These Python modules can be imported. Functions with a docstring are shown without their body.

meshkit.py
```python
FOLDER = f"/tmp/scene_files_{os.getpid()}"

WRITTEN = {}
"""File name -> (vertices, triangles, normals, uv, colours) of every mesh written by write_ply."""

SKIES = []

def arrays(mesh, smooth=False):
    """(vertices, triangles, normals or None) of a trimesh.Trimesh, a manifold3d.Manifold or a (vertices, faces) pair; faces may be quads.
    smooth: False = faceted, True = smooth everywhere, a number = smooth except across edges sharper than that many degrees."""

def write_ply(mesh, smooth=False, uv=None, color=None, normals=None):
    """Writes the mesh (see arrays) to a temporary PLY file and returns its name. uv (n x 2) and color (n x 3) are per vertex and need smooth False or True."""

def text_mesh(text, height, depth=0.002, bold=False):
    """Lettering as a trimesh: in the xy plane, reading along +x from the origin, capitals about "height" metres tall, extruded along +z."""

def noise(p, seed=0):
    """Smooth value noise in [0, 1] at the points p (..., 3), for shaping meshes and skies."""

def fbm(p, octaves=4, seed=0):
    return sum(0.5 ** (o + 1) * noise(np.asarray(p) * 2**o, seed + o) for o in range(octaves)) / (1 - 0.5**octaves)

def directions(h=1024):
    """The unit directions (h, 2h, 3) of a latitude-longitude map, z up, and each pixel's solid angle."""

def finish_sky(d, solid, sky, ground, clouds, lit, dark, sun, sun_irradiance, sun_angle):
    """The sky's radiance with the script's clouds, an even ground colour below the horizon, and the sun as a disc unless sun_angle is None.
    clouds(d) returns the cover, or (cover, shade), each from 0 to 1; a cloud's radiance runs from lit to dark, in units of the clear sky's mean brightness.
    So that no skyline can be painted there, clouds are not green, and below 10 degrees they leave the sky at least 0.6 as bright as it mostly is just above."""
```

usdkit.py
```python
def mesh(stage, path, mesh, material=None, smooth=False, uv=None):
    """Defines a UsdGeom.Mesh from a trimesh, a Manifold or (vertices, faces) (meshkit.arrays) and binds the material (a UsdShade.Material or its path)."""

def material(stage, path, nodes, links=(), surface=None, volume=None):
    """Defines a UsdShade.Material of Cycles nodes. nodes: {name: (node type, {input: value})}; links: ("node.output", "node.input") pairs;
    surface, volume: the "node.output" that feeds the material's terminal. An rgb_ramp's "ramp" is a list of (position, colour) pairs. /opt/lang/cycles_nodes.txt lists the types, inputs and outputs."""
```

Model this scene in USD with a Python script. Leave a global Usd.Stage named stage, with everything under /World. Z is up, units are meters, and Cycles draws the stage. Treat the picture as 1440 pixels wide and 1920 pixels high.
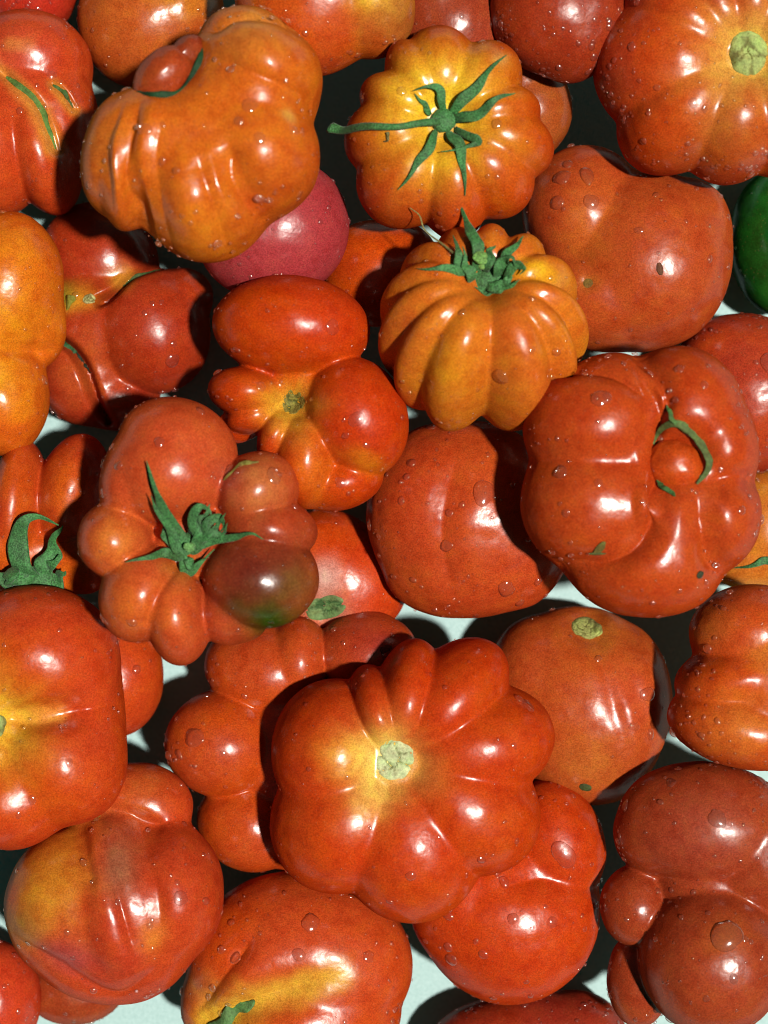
import math, random, zlib
import numpy as np, trimesh, usdkit
from meshkit import fbm
from scipy.spatial import cKDTree
from pxr import Usd, UsdGeom, UsdLux, UsdShade, Sdf, Gf, Vt

stage = Usd.Stage.CreateInMemory()
UsdGeom.Xform.Define(stage, '/World')
stage.SetDefaultPrim(stage.GetPrimAtPath('/World'))
UsdGeom.Scope.Define(stage, '/World/Looks')

# ------------------------------------------------------------------ camera, sky, sun, exposure
U = 0.0002                      # metres per unit of the plan (one photo pixel at table height)
CAM = 3750.0                    # camera height in plan units
cam = UsdGeom.Camera.Define(stage, '/World/camera')
cam.AddTranslateOp().Set(Gf.Vec3d(0, 0, CAM * U))
cam.CreateHorizontalApertureAttr(36.0)
cam.CreateVerticalApertureAttr(48.0)
cam.CreateFocalLengthAttr(36.0 * CAM / 1440.0)
cam.CreateFStopAttr(9.0)
cam.CreateFocusDistanceAttr((CAM - 300) * U)
cam.CreateClippingRangeAttr(Gf.Vec2f(0.02, 100.0))
cam.CreateExposureAttr(0.27)

SUN_FROM_ZENITH = math.radians(20)
SUN_DIR = np.array([math.sin(SUN_FROM_ZENITH) * math.cos(math.radians(-14)),
                    math.sin(SUN_FROM_ZENITH) * math.sin(math.radians(-14)), math.cos(SUN_FROM_ZENITH)])
sky_mat = usdkit.material(stage, '/World/Looks/sky', {
    'sky': ('sky_texture', {'sky_type': 'single_scattering', 'sun_disc': False, 'sun_elevation': math.pi / 2 - SUN_FROM_ZENITH,
                            'sun_rotation': math.atan2(SUN_DIR[0], SUN_DIR[1])}),
    'tint': ('mix_color', {'blend_type': 'multiply', 'fac': 1.0, 'b': (0.015, 0.34, 0.19)}),
    'bg': ('background_shader', {'strength': 0.05})},
    [('sky.color', 'tint.a'), ('tint.result', 'bg.color')], surface='bg.background')
dome = UsdLux.DomeLight.Define(stage, '/World/sky')
UsdShade.MaterialBindingAPI.Apply(dome.GetPrim()).Bind(sky_mat)
dome.GetPrim().SetCustomDataByKey('kind', 'structure')
sun = UsdLux.DistantLight.Define(stage, '/World/sun')
sun.CreateNormalizeAttr(True)
sun.CreateIntensityAttr(1.25)
sun.CreateAngleAttr(3.0)
sun.CreateColorAttr(Gf.Vec3f(1.0, 0.95, 0.86))
_z = Gf.Vec3d(*map(float, SUN_DIR))
sun.AddOrientOp().Set(Gf.Quatf(Gf.Rotation(Gf.Vec3d(0, 0, 1), _z).GetQuat()))

# ------------------------------------------------------------------ materials
def lin(c, k=0.60):
    c = np.asarray(c, float) / 255.0
    return np.where(c <= 0.04045, c / 12.92, ((c + 0.055) / 1.055) ** 2.4) * k

def attr_mat(name, rough, spec, coat=0.0, coat_rough=0.1, speck=0.2, speck_scale=2500, bump_scale=900, bump=0.15, bump_dist=0.0003, fleck=0.0, sheen=0.0):
    nodes = {'a': ('attribute', {'attribute': 'skin_color'}),
             'g': ('geometry', {}),
             'n': ('noise_texture', {'scale': speck_scale, 'detail': 1.5, 'roughness': 0.7}),
             'r': ('rgb_ramp', {'ramp': [(0.34, (1 - speck,) * 3), (0.66, (1 + speck,) * 3)]}),
             'm': ('mix_color', {'blend_type': 'multiply', 'fac': 1.0, 'use_clamp': False}),
             'n2': ('noise_texture', {'scale': 170.0, 'detail': 5.0, 'roughness': 0.65}),
             'r2': ('rgb_ramp', {'ramp': [(0.32, (0.84, 0.66, 0.6)), (0.5, (1.0, 1.0, 1.0)), (0.68, (1.05, 1.28, 1.05))]}),
             'm2': ('mix_color', {'blend_type': 'multiply', 'fac': 0.9, 'use_clamp': False}),
             'v': ('voronoi_texture', {'scale': 620.0, 'randomness': 1.0}),
             'vr': ('rgb_ramp', {'ramp': [(0.0, (fleck,) * 3), (0.10, (fleck,) * 3), (0.2, (0, 0, 0))]}),
             'mf': ('mix_color', {'blend_type': 'mix', 'b': (0.40, 0.18, 0.08)}),
             'bn': ('noise_texture', {'scale': bump_scale, 'detail': 3.0}),
             'b': ('bump', {'strength': bump, 'distance': bump_dist}),
             'bn2': ('noise_texture', {'scale': 190.0, 'detail': 2.0}),
             'b2': ('bump', {'strength': 0.16, 'distance': 0.0012}),
             'rn': ('noise_texture', {'scale': 120.0, 'detail': 4.0, 'roughness': 0.6}),
             'rr': ('map_range', {'from_min': 0.3, 'from_max': 0.7, 'to_min': coat_rough - 0.07, 'to_max': coat_rough + 0.10}),
             'p': ('principled_bsdf', {'specular_ior_level': spec, 'roughness': rough, 'sheen_weight': sheen, 'sheen_roughness': 0.4}),
             'gl': ('glossy_bsdf', {'color': (1, 1, 1)}),
             'fr': ('fresnel', {'IOR': 1.42}), 'fs': ('math', {'math_type': 'multiply', 'value2': coat}), 'fm': ('math', {'math_type': 'minimum', 'value2': 0.042}),
             'out': ('mix_closure', {})}
    return usdkit.material(stage, '/World/Looks/' + name, nodes,
        [('g.position', 'n.vector'), ('n.fac', 'r.fac'), ('a.color', 'm.a'), ('r.color', 'm.b'),
         ('g.position', 'n2.vector'), ('n2.fac', 'r2.fac'), ('m.result', 'm2.a'), ('r2.color', 'm2.b'),
         ('g.position', 'v.vector'), ('v.distance', 'vr.fac'), ('vr.color', 'mf.fac'), ('m2.result', 'mf.a'), ('mf.result', 'p.base_color'),
         ('g.position', 'bn2.vector'), ('bn2.fac', 'b2.height'), ('b2.normal', 'b.normal'),
         ('g.position', 'bn.vector'), ('bn.fac', 'b.height'), ('b.normal', 'p.normal'), ('b.normal', 'gl.normal'), ('p.BSDF', 'out.closure1'), ('gl.BSDF', 'out.closure2'),
         ('fr.fac', 'fs.value1'), ('fs.value', 'fm.value1'), ('fm.value', 'out.fac'),
         ('g.position', 'rn.vector'), ('rn.fac', 'rr.value'), ('rr.result', 'gl.roughness')], surface='out.closure')

SKIN = attr_mat('tomato_skin', 0.48, 0.0, coat=1.0, coat_rough=0.255, speck=0.27, speck_scale=2100, bump=0.13, fleck=0.14)
LEAF = attr_mat('calyx_green', 0.62, 0.3, speck=0.45, speck_scale=1500, bump=0.6, bump_scale=1500, bump_dist=0.0006, sheen=0.1)
CORK = attr_mat('stem_cork', 0.7, 0.25, speck=0.2, speck_scale=1200, bump=0.6, bump_scale=1300, bump_dist=0.0005)

WATER = usdkit.material(stage, '/World/Looks/water', {
    'a': ('attribute', {'attribute': 'skin_color'}),
    'd': ('diffuse_bsdf', {}), 't': ('transparent_bsdf', {'color': (1, 1, 1)}),
    'mx': ('mix_closure', {'fac': 0.20}),
    'gl': ('glossy_bsdf', {'color': (1, 1, 1), 'roughness': 0.11}),
    'f': ('fresnel', {'IOR': 1.22}), 'fm': ('math', {'math_type': 'multiply_add', 'value2': 0.6, 'value3': 0.09}),
    'o': ('mix_closure', {})},
    [('a.color', 'd.color'), ('t.BSDF', 'mx.closure1'), ('d.BSDF', 'mx.closure2'), ('mx.closure', 'o.closure1'), ('gl.BSDF', 'o.closure2'),
     ('f.fac', 'fm.value1'), ('fm.value', 'o.fac')],
    surface='o.closure')

TABLE = usdkit.material(stage, '/World/Looks/white_sheet', {
    'g': ('geometry', {}),
    'n': ('noise_texture', {'scale': 700.0, 'detail': 4.0, 'roughness': 0.7}),
    'r': ('rgb_ramp', {'ramp': [(0.3, (0.255, 0.39, 0.385)), (0.7, (0.34, 0.485, 0.48))]}),
    'b': ('bump', {'strength': 0.25, 'distance': 0.0004}),
    'p': ('principled_bsdf', {'roughness': 0.55, 'specular_ior_level': 0.3})},
    [('g.position', 'n.vector'), ('n.fac', 'r.fac'), ('r.color', 'p.base_color'), ('n.fac', 'b.height'), ('b.normal', 'p.normal')], surface='p.BSDF')

# ------------------------------------------------------------------ prims
used = {}
def numbered(parent, name):
    k = used.get((parent, name), 0)
    used[(parent, name)] = k + 1
    return parent + '/' + (name if k == 0 else '%s_%03d' % (name, k))

def put(parent, name, v, f, mat, color=None, smooth=True, label=None, kind=None):
    """A Mesh under parent; v in plan units relative to the thing's base."""
    path = numbered(parent, name)
    m = usdkit.mesh(stage, path, (np.asarray(v, float) * U, f), mat, smooth=smooth)
    if color is not None:
        c = np.asarray(color, np.float32)
        if c.ndim == 1:
            c = np.repeat(c[None], len(v), 0)
        UsdGeom.PrimvarsAPI(m).CreatePrimvar('skin_color', Sdf.ValueTypeNames.Color3fArray, 'vertex').Set(Vt.Vec3fArray.FromNumpy(np.ascontiguousarray(c)))
    for k, t in (('label', label), ('kind', kind)):
        if t:
            m.GetPrim().SetCustomDataByKey(k, t)
    return path

# ------------------------------------------------------------------ shape kit
ICO = {}
def ico(level):
    if level not in ICO:
        m = trimesh.creation.icosphere(level)
        ICO[level] = (np.array(m.vertices), np.array(m.faces))
    return ICO[level]

def lobe(x, y, rx, ry, ang=0, dz=0, rz=None):
    return dict(x=x, y=y, rx=rx, ry=ry, ang=ang, dz=dz, rz=rz)

def ribs(cx, cy, R, flat, tilt, azim, width=None, off=0.45, rl=None, tang=0.28):
    """Lobes of a ribbed fruit round an axis that leans from the vertical by tilt=(towards +x, towards +y of the photo) degrees."""
    tx, ty = math.radians(tilt[0]), -math.radians(tilt[1])
    ax = np.array([math.sin(tx), math.sin(ty), 0]); ax[2] = math.sqrt(max(0.05, 1 - ax[0] ** 2 - ax[1] ** 2))
    e1 = np.cross([0, 1, 0], ax); e1 /= np.linalg.norm(e1); e2 = np.cross(ax, e1)
    out = []
    for k, a in enumerate(azim):
        w = 1 if width is None else width[k]
        q = 1 if rl is None else rl[k]
        t = math.radians(-a)
        d = math.cos(t) * e1 + math.sin(t) * e2
        s = np.cross(ax, d)
        c = d * R * off
        out.append(dict(c=np.array([cx + c[0], -(cy) + c[1], c[2]]), r=np.array([R * (1 - off) * q, R * tang * w, R * flat * (0.9 + 0.1 * q)]), M=np.stack([d, s, ax])))
    return out

def rays(x, y, specs, rz, f=2.2, core=0.42, dz=0):
    """Ribs that meet at the stem (x, y): (direction in degrees clockwise from the photo's right, reach, angular width)."""
    out = []
    for s_ in specs:
        deg, E, sp = s_[:3]
        k_ = s_[3] if len(s_) > 3 else 0
        a, c = math.radians(deg), 0.48 * E
        out.append(lobe(x + c * math.cos(a), y + c * math.sin(a), 0.52 * E, c * math.tan(math.radians(sp / 2)) * f, deg, dz + k_, rz))
    m = np.mean([s_[1] for s_ in specs])
    out.append(lobe(x, y, core * m, core * m, 0, 0, rz * 0.86))
    return out

def compile_lobes(T):
    cs, rs, Ms = [], [], []
    cx, cy = T['c']
    for L in T['lobes']:
        if 'M' in L:
            cs.append(L['c'] - [cx, -cy, 0]); rs.append(L['r']); Ms.append(L['M'])
            continue
        a = math.radians(-L['ang'])
        rz = L['rz'] or min(T['half'], 1.05 * math.sqrt(L['rx'] * L['ry']))
        cs.append(np.array([L['x'] - cx, -(L['y'] - cy), L['dz']]))
        rs.append(np.array([L['rx'], L['ry'], rz]))
        Ms.append(np.array([[math.cos(a), math.sin(a), 0], [-math.sin(a), math.cos(a), 0], [0, 0, 1]]))
    return cs, rs, Ms

def field(P, lob, k):
    acc = None
    P = np.asarray(P, np.float32)
    for c, r, M in zip(*lob):
        q = (P - c.astype(np.float32)) @ (M.T / r).astype(np.float32)
        k0 = np.sqrt((q * q).sum(-1))
        q = q / r.astype(np.float32)
        k1 = np.sqrt((q * q).sum(-1))
        d = k0 * (k0 - 1) / np.maximum(k1, 1e-9)
        out = [np.exp(np.clip(-d / kk, -60, 60)) for kk in k]
        acc = out if acc is None else [x + y for x, y in zip(acc, out)]
    return [-kk * np.log(np.maximum(x, 1e-30)) for x, kk in zip(acc, k)]

def skin_mesh(T):
    """One closed skin over all lobes: their union, with the creases between them filled in by T['fill'] (surface nets, then moved onto the surface)."""
    lob = compile_lobes(T)
    ks = (T.get('k', 3.0), T.get('k2', 15.0))
    fill = T.get('fill', 0.45)
    h = T.get('h', 4.4)
    ext = np.array([np.sqrt(((M * r[:, None]) ** 2).sum(0)) for r, M in zip(lob[1], lob[2])])
    lo = (np.array(lob[0]) - ext).min(0) - 24
    hi = (np.array(lob[0]) + ext).max(0) + 24
    C = 4
    nc = np.ceil((hi - lo) / (h * C)).astype(int) + 1
    ax = [lo[i] + np.arange(nc[i] * C) * h for i in range(3)]
    coarse = np.stack(np.meshgrid(*[a[::C] for a in ax], indexing='ij'), -1)
    dc = field(coarse.reshape(-1, 3), lob, ks)
    fine = lambda P, off: (lambda d: (1 - fill) * d[0] + fill * (d[1] + off))(field(P, lob, ks))
    near0 = np.abs(dc[0]) < h * C
    off = -np.quantile((dc[1] - dc[0])[near0], 0.85)
    dcm = ((1 - fill) * dc[0] + fill * (dc[1] + off)).reshape(nc)
    G = np.repeat(np.repeat(np.repeat(dcm, C, 0), C, 1), C, 2)
    band = np.abs(G) < h * C * 2.3
    idx = np.argwhere(band)
    G[band] = fine(np.stack([ax[i][idx[:, i]] for i in range(3)], 1), off)
    S = G < 0
    cell = np.zeros(tuple(np.array(G.shape) - 1), bool)
    cnt = sum(S[i:i + cell.shape[0], j:j + cell.shape[1], k:k + cell.shape[2]].astype(np.int8) for i in (0, 1) for j in (0, 1) for k in (0, 1))
    cell = (cnt > 0) & (cnt < 8)
    num = np.full(cell.shape, -1)
    at = np.argwhere(cell)
    num[cell] = np.arange(len(at))
    P = np.stack([ax[i][at[:, i]] for i in range(3)], 1) + h / 2
    F = []
    for d in range(3):
        e1, e2 = [(1, 2), (2, 0), (0, 1)][d]
        sl0, sl1 = [slice(1, -1)] * 3, [slice(1, -1)] * 3
        sl0[d], sl1[d] = slice(0, -1), slice(1, None)
        a_, b_ = S[tuple(sl0)], S[tuple(sl1)]
        ch = np.argwhere(a_ != b_)
        flip = a_[a_ != b_]
        base = ch.copy()
        for q in range(3):
            if q != d:
                base[:, q] += 1
        def cid(o1, o2):
            w = base.copy(); w[:, e1] -= o1; w[:, e2] -= o2
            return num[w[:, 0], w[:, 1], w[:, 2]]
        q = np.stack([cid(1, 1), cid(0, 1), cid(0, 0), cid(1, 0)], 1)
        q[~flip] = q[~flip][:, ::-1]
        F.append(q)
    F = np.vstack(F)
    F = F[(F >= 0).all(1)]
    F = np.vstack([F[:, [0, 1, 2]], F[:, [0, 2, 3]]])
    for it in range(3):
        e = 1.0
        d0 = fine(P, off)
        g = np.stack([fine(P + np.eye(3)[i] * e, off) - d0 for i in range(3)], 1) / e
        step = d0[:, None] * g / np.maximum((g * g).sum(1, keepdims=True), 0.15)
        P = P - np.clip(step, -h * 1.2, h * 1.2)
        if it < 2:                                        # even the spacing out
            n_ = len(P)
            acc, deg = np.zeros_like(P), np.zeros(n_)
            for i in range(3):
                np.add.at(acc, F[:, i], P[F[:, (i + 1) % 3]]); np.add.at(deg, F[:, i], 1)
            avg = acc / np.maximum(deg, 1)[:, None]
            P = P + 0.5 * (avg - P) * (deg > 0)[:, None]
    return P, F

def normals(P, f):
    n = np.zeros_like(P)
    c = np.cross(P[f[:, 1]] - P[f[:, 0]], P[f[:, 2]] - P[f[:, 0]])
    for k in range(3):
        np.add.at(n, f[:, k], c)
    return n / np.maximum(np.linalg.norm(n, axis=1, keepdims=True), 1e-12)

def seg_dist(xy, pts):
    best = np.full(len(xy), 1e9)
    pts = np.asarray(pts, float)
    for a, b in zip(pts[:-1], pts[1:]):
        ab = b - a
        t = np.clip(((xy - a) @ ab) / max(ab @ ab, 1e-9), 0, 1)
        best = np.minimum(best, np.linalg.norm(xy - a - t[:, None] * ab, axis=1))
    return best

def spline(pts, n):
    p = np.asarray(pts, float)
    if len(p) == 2:
        return p[0] + (p[1] - p[0]) * np.linspace(0, 1, n)[:, None]
    q = np.vstack([2 * p[0] - p[1], p, 2 * p[-1] - p[-2]])
    out = []
    for t in np.linspace(0, len(p) - 1 - 1e-9, n):
        i = int(t); u = t - i
        a, b, c, d = q[i:i + 4]
        out.append(0.5 * (2 * b + (c - a) * u + (2 * a - 5 * b + 4 * c - d) * u * u + (3 * b - 3 * c + d - a) * u ** 3))
    return np.array(out)

def ribbon(path, width, thick, rng, sides=10, groove=0.35, taper=1.0, up=None):
    """A sepal, stalk or corky crack: a flattened tapering tube along a 3-D path, with a groove along its top."""
    n = len(path)
    t = np.gradient(path, axis=0); t /= np.linalg.norm(t, axis=1, keepdims=True) + 1e-9
    upv = np.array([0, 0, 1.0]) if up is None else up
    s = np.cross(t, upv); s /= np.linalg.norm(s, axis=1, keepdims=True) + 1e-6
    nn = np.cross(s, t)
    tw = (fbm(np.stack([np.linspace(0, 3, n), np.full(n, rng.random() * 50), np.zeros(n)], 1), 2, 7) - 0.5) * 1.6
    ee = np.linspace(0, 1, n)
    path = path + s * (np.broadcast_to(width, n) * 0.45 * np.sin(ee * rng.uniform(7, 11) + rng.uniform(0, 6)) * np.clip(ee * 3, 0, 1))[:, None] + nn * (np.broadcast_to(width, n) * 0.35 * np.sin(ee * rng.uniform(8, 13)))[:, None]
    s, nn = s * np.cos(tw)[:, None] + nn * np.sin(tw)[:, None], nn * np.cos(tw)[:, None] - s * np.sin(tw)[:, None]
    ang = np.arange(sides) * 2 * np.pi / sides
    prof_s, prof_n = np.cos(ang), np.sin(ang)
    gr = np.where(prof_n > 0.2, 1 - groove * np.exp(-(prof_s / 0.45) ** 2), 1)
    w = np.broadcast_to(width, n) * (1 + 0.22 * (fbm(np.stack([np.linspace(0, 6, n), np.full(n, rng.random() * 90), np.ones(n)], 1), 2, 3) - 0.5))
    h = np.broadcast_to(thick, n)
    V = path[:, None] + s[:, None] * (prof_s[None, :] * w[:, None])[..., None] + nn[:, None] * (prof_n * gr)[None, :, None] * h[:, None, None]
    V = V.reshape(-1, 3)
    F = []
    for i in range(n - 1):
        for j in range(sides):
            a, b = i * sides + j, i * sides + (j + 1) % sides
            F += [(a, b, b + sides), (a, b + sides, a + sides)]
    V = np.vstack([V, path[0], path[-1]])
    for j in range(sides):
        F += [(len(V) - 2, (j + 1) % sides, j), (len(V) - 1, (n - 1) * sides + j, (n - 1) * sides + (j + 1) % sides)]
    return V, np.array(F)

RED, ORED, ORANGE, YEL = (208, 75, 5), (215, 98, 9), (224, 116, 18), (242, 186, 48)
DEEP, BROWN, PINK, GREEN = (170, 52, 14), (150, 66, 28), (176, 60, 64), (70, 126, 70)
CREAM, PALE = (240, 220, 160), (196, 206, 150)
ALB = 1.0

# ------------------------------------------------------------------ the table
g = trimesh.creation.box((1.6, 1.6, 0.004))
tb = usdkit.mesh(stage, '/World/white_tabletop', (np.array(g.vertices) + [0, 0, -0.002], np.array(g.faces)), TABLE)
tb.GetPrim().SetCustomDataByKey('label', 'pale white paper covered tabletop under the heap of tomatoes')
tb.GetPrim().SetCustomDataByKey('category', 'tabletop')
tb.GetPrim().SetCustomDataByKey('kind', 'structure')

# ------------------------------------------------------------------ placing: each fruit is set down on those below it
CELL, GN = 12.0, 260
HM = np.zeros((GN, GN))
def cells(XY):
    i = np.floor(XY / CELL).astype(int) + GN // 2
    return np.clip(i, 0, GN - 1)

def settle(P, up, cx, cy, sink, lift):
    z = -P[:, 2].min()
    for _ in range(3):
        m = 1 - z / CAM
        Q = P * m
        X, Y = (cx - 720) * m, (960 - cy) * m
        ij = cells(Q[:, :2] + [X, Y])
        low = ~up
        hm = HM[ij[low, 0], ij[low, 1]]
        on = hm > 0
        z = -Q[:, 2].min()
        if on.any():
            gap = hm[on] - Q[low][on][:, 2]
            z = max(z, np.quantile(gap, 0.80) - sink, gap.max() - 95)
        z += lift
    m = 1 - z / CAM
    Q = P * m
    X, Y = (cx - 720) * m, (960 - cy) * m
    ij = cells(Q[:, :2] + [X, Y])
    np.maximum.at(HM, (ij[:, 0], ij[:, 1]), Q[:, 2] + z)
    return X, Y, z, m

def seed_of(T):
    return zlib.crc32(T['label'].encode()) % 100000

def build(T):
    rng = random.Random(seed_of(T)); sd = seed_of(T) % 977
    cx, cy = T['c']
    T.setdefault('half', 140)
    P, f = skin_mesh(T)
    n = normals(P, f)
    amp = T.get('lump', 3.0)
    P = P + n * ((fbm(P / 70.0 + sd, 3, sd) - 0.5) * 2 * amp)[:, None]
    n = normals(P, f)
    up = n[:, 2] > -0.05
    xy = np.stack([cx + P[:, 0], cy - P[:, 1]], 1)
    push = np.zeros(len(P))
    for (x, y, w, d) in T.get('dents', []):
        push += d * np.exp(-(((xy - [x, y]) ** 2).sum(1) / (w * w)))
    for (pts, w, d) in T.get('creases', []):
        push += d * np.exp(-(seg_dist(xy, spline(pts, 14)) / w) ** 2)
    P[:, 2] -= np.where(up, push, 0)
    cut = np.zeros(len(P))
    for (pts, w, d) in T.get('folds', []):                # furrows between ribs: sharp at the bottom, ribs rounded on either side
        sp_ = spline(pts, 24)
        dd, tt = cKDTree(spline(sp_, 160)).query(xy)
        dd = np.hypot(dd, 1.2) - 1.2
        x_ = np.clip(dd / (2.7 * w), 0, 1)
        t_ = np.clip(np.minimum(tt, 159 - tt) / 30.0, 0, 1)
        cut = np.maximum(cut, d * (1 - x_) ** 2.2 * (0.35 + 0.65 * t_))
    P -= n * (cut * np.clip(n[:, 2] * 3 + 0.4, 0, 1))[:, None]
    n = normals(P, f)
    up2 = n[:, 2] > 0.02
    X, Y, z, m = settle(P, up2, cx, cy, T.get('sink', 26), T.get('lift', 0))
    T['z'] = z
    # colour of the skin itself
    col = np.repeat(lin(T['base'])[None], len(P), 0)
    q = P / T.get('mottle', 120.0) + sd * 1.7
    w = np.clip((fbm(q, 3, sd + 3) - 0.38) / 0.30, 0, 1)
    col += (lin(T.get('alt', ORED)) - col) * (w * T.get('alt_s', 0.6))[:, None]
    for pt in T.get('patch', []):
        if isinstance(pt, dict):
            d = seg_dist(xy, spline(pt['line'], 12)) / pt['w']
            c, s = pt['c'], pt['s']
        else:
            x, y, r, c, s = pt[:5]
            asp, an = (pt[5], math.radians(pt[6])) if len(pt) > 5 else (1, 0)
            dx, dy = xy[:, 0] - x, xy[:, 1] - y
            u_, v_ = dx * math.cos(an) + dy * math.sin(an), -dx * math.sin(an) + dy * math.cos(an)
            d = np.hypot(u_, v_ / asp) / r
        d = d * (1 + 0.7 * (fbm(np.c_[xy / 45.0, np.full(len(xy), sd)], 3, sd) - 0.5))
        g_ = np.exp(-d ** 2.4) * s * np.clip(n[:, 2] * 3 + 0.9, 0, 1)
        col += (lin(c) - col) * np.clip(g_, 0, 1)[:, None]
    st = T.get('stem')
    if st:
        x, y, sig, c, s = st
        dx, dy = xy[:, 0] - x, xy[:, 1] - y
        th = np.arctan2(dy, dx)
        ray = fbm(np.stack([np.cos(th) * 2.2 + sd, np.sin(th) * 2.2, np.full(len(th), 0.5)], 1), 3, sd)
        dd = np.hypot(dx, dy) / (sig * (0.45 + 1.1 * ray))
        g_ = np.exp(-dd ** 1.6) * s * (n[:, 2] > 0)
        col += (lin(c) - col) * np.clip(g_, 0, 1)[:, None]
    col = np.clip(col * ALB, 0.002, 0.9)
    # the thing
    path = numbered('/World', T.get('name', 'tomato'))
    x_ = UsdGeom.Xform.Define(stage, path)
    zb = z + P[:, 2].min() * m
    x_.AddTranslateOp().Set(Gf.Vec3d(X * U, Y * U, zb * U))
    pr = x_.GetPrim()
    pr.SetCustomDataByKey('label', T['label']); pr.SetCustomDataByKey('category', T.get('cat', 'tomato'))
    pr.SetCustomDataByKey('group', 'ripe tomatoes heaped on the white tabletop' if T.get('name', 'tomato') == 'tomato' else 'other fruit in the heap')
    loc = lambda V: np.asarray(V) * m + [0, 0, z - zb]
    put(path, 'body', loc(P), f, SKIN, col)
    # skin height and normal at photo points
    ups = np.nonzero(up2)[0]
    tree = cKDTree(xy[ups])
    def surf(pts):
        d, i = tree.query(np.asarray(pts, float), 5)
        w_ = 1 / (d + 0.3) ** 2; w_ /= w_.sum(1, keepdims=True)
        i = ups[i]
        nn = (n[i] * w_[..., None]).sum(1)
        return (P[i, 2] * w_).sum(1), nn / np.linalg.norm(nn, axis=1, keepdims=True), (col[i] * w_[..., None]).sum(1)
    def on_skin(pts):                       # (x, y, height above skin) in photo -> local plan coordinates
        pts = np.asarray(pts, float)
        zz, _, _ = surf(pts[:, :2])
        return np.c_[pts[:, 0] - cx, -(pts[:, 1] - cy), zz + pts[:, 2]]
    # a small inner lobe growing out of a pit
    for (x, y, rx, ry, an, hgt, up_, c) in T.get('knobs', []):
        V, F = ico(4)
        zr = surf([[x, y]])[0][0]
        a = math.radians(-an)
        V = V * (1 + 0.16 * (fbm(V * 1.6 + sd, 3, sd) - 0.5))[:, None] * [rx, ry, hgt]
        V = V @ np.array([[math.cos(a), math.sin(a), 0], [-math.sin(a), math.cos(a), 0], [0, 0, 1]]) + [x - cx, -(y - cy), zr + up_]
        kc = lin(c)[None] * (0.75 + 0.5 * fbm(V / 30.0, 3, sd))[:, None]
        put(path, 'inner_lobe', loc(V), F, SKIN, kc)
    # corky scar where the stem was
    for sc in T.get('scars', []):
        name = sc.get('name', 'stem_scar')
        if 'line' in sc:
            pts = spline([(a, b, sc.get('h', 1.5)) for a, b in sc['line']], 26)
            e = np.linspace(0, 1, 26)
            wd = sc['w'] * np.clip(np.sin(np.pi * np.clip(e * 0.94 + 0.03, 0, 1)) ** 0.6, 0.08, 1)
            V, F = ribbon(on_skin(pts), wd, np.maximum(wd * sc.get('flat', 0.5), 1.5), rng, groove=sc.get('groove', 0.5))
            V += (fbm(V / 7.0, 2, sd)[:, None] - 0.5) * sc['w'] * 0.5
            c = np.clip(lin(sc['c']) * (0.45 + 1.1 * fbm(V / 11.0 + 5, 2, sd + 1))[:, None], 0, 0.8)
        else:
            x, y, rx, ry, an = sc['disc']
            R_, S_ = 14, 44
            ring = np.linspace(0, 1, R_ + 1)[1:]
            th = np.arange(S_) * 2 * np.pi / S_
            out = 1 + 0.15 * (fbm(np.stack([np.cos(th) * 1.5 + sd, np.sin(th) * 1.5, th * 0], 1), 3, sd) - 0.5) * 2
            a = math.radians(an)
            lx, ly = (ring[:, None] * np.cos(th) * out * rx), (ring[:, None] * np.sin(th) * out * ry)
            px, py = x + lx * math.cos(a) - ly * math.sin(a), y + lx * math.sin(a) + ly * math.cos(a)
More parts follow.
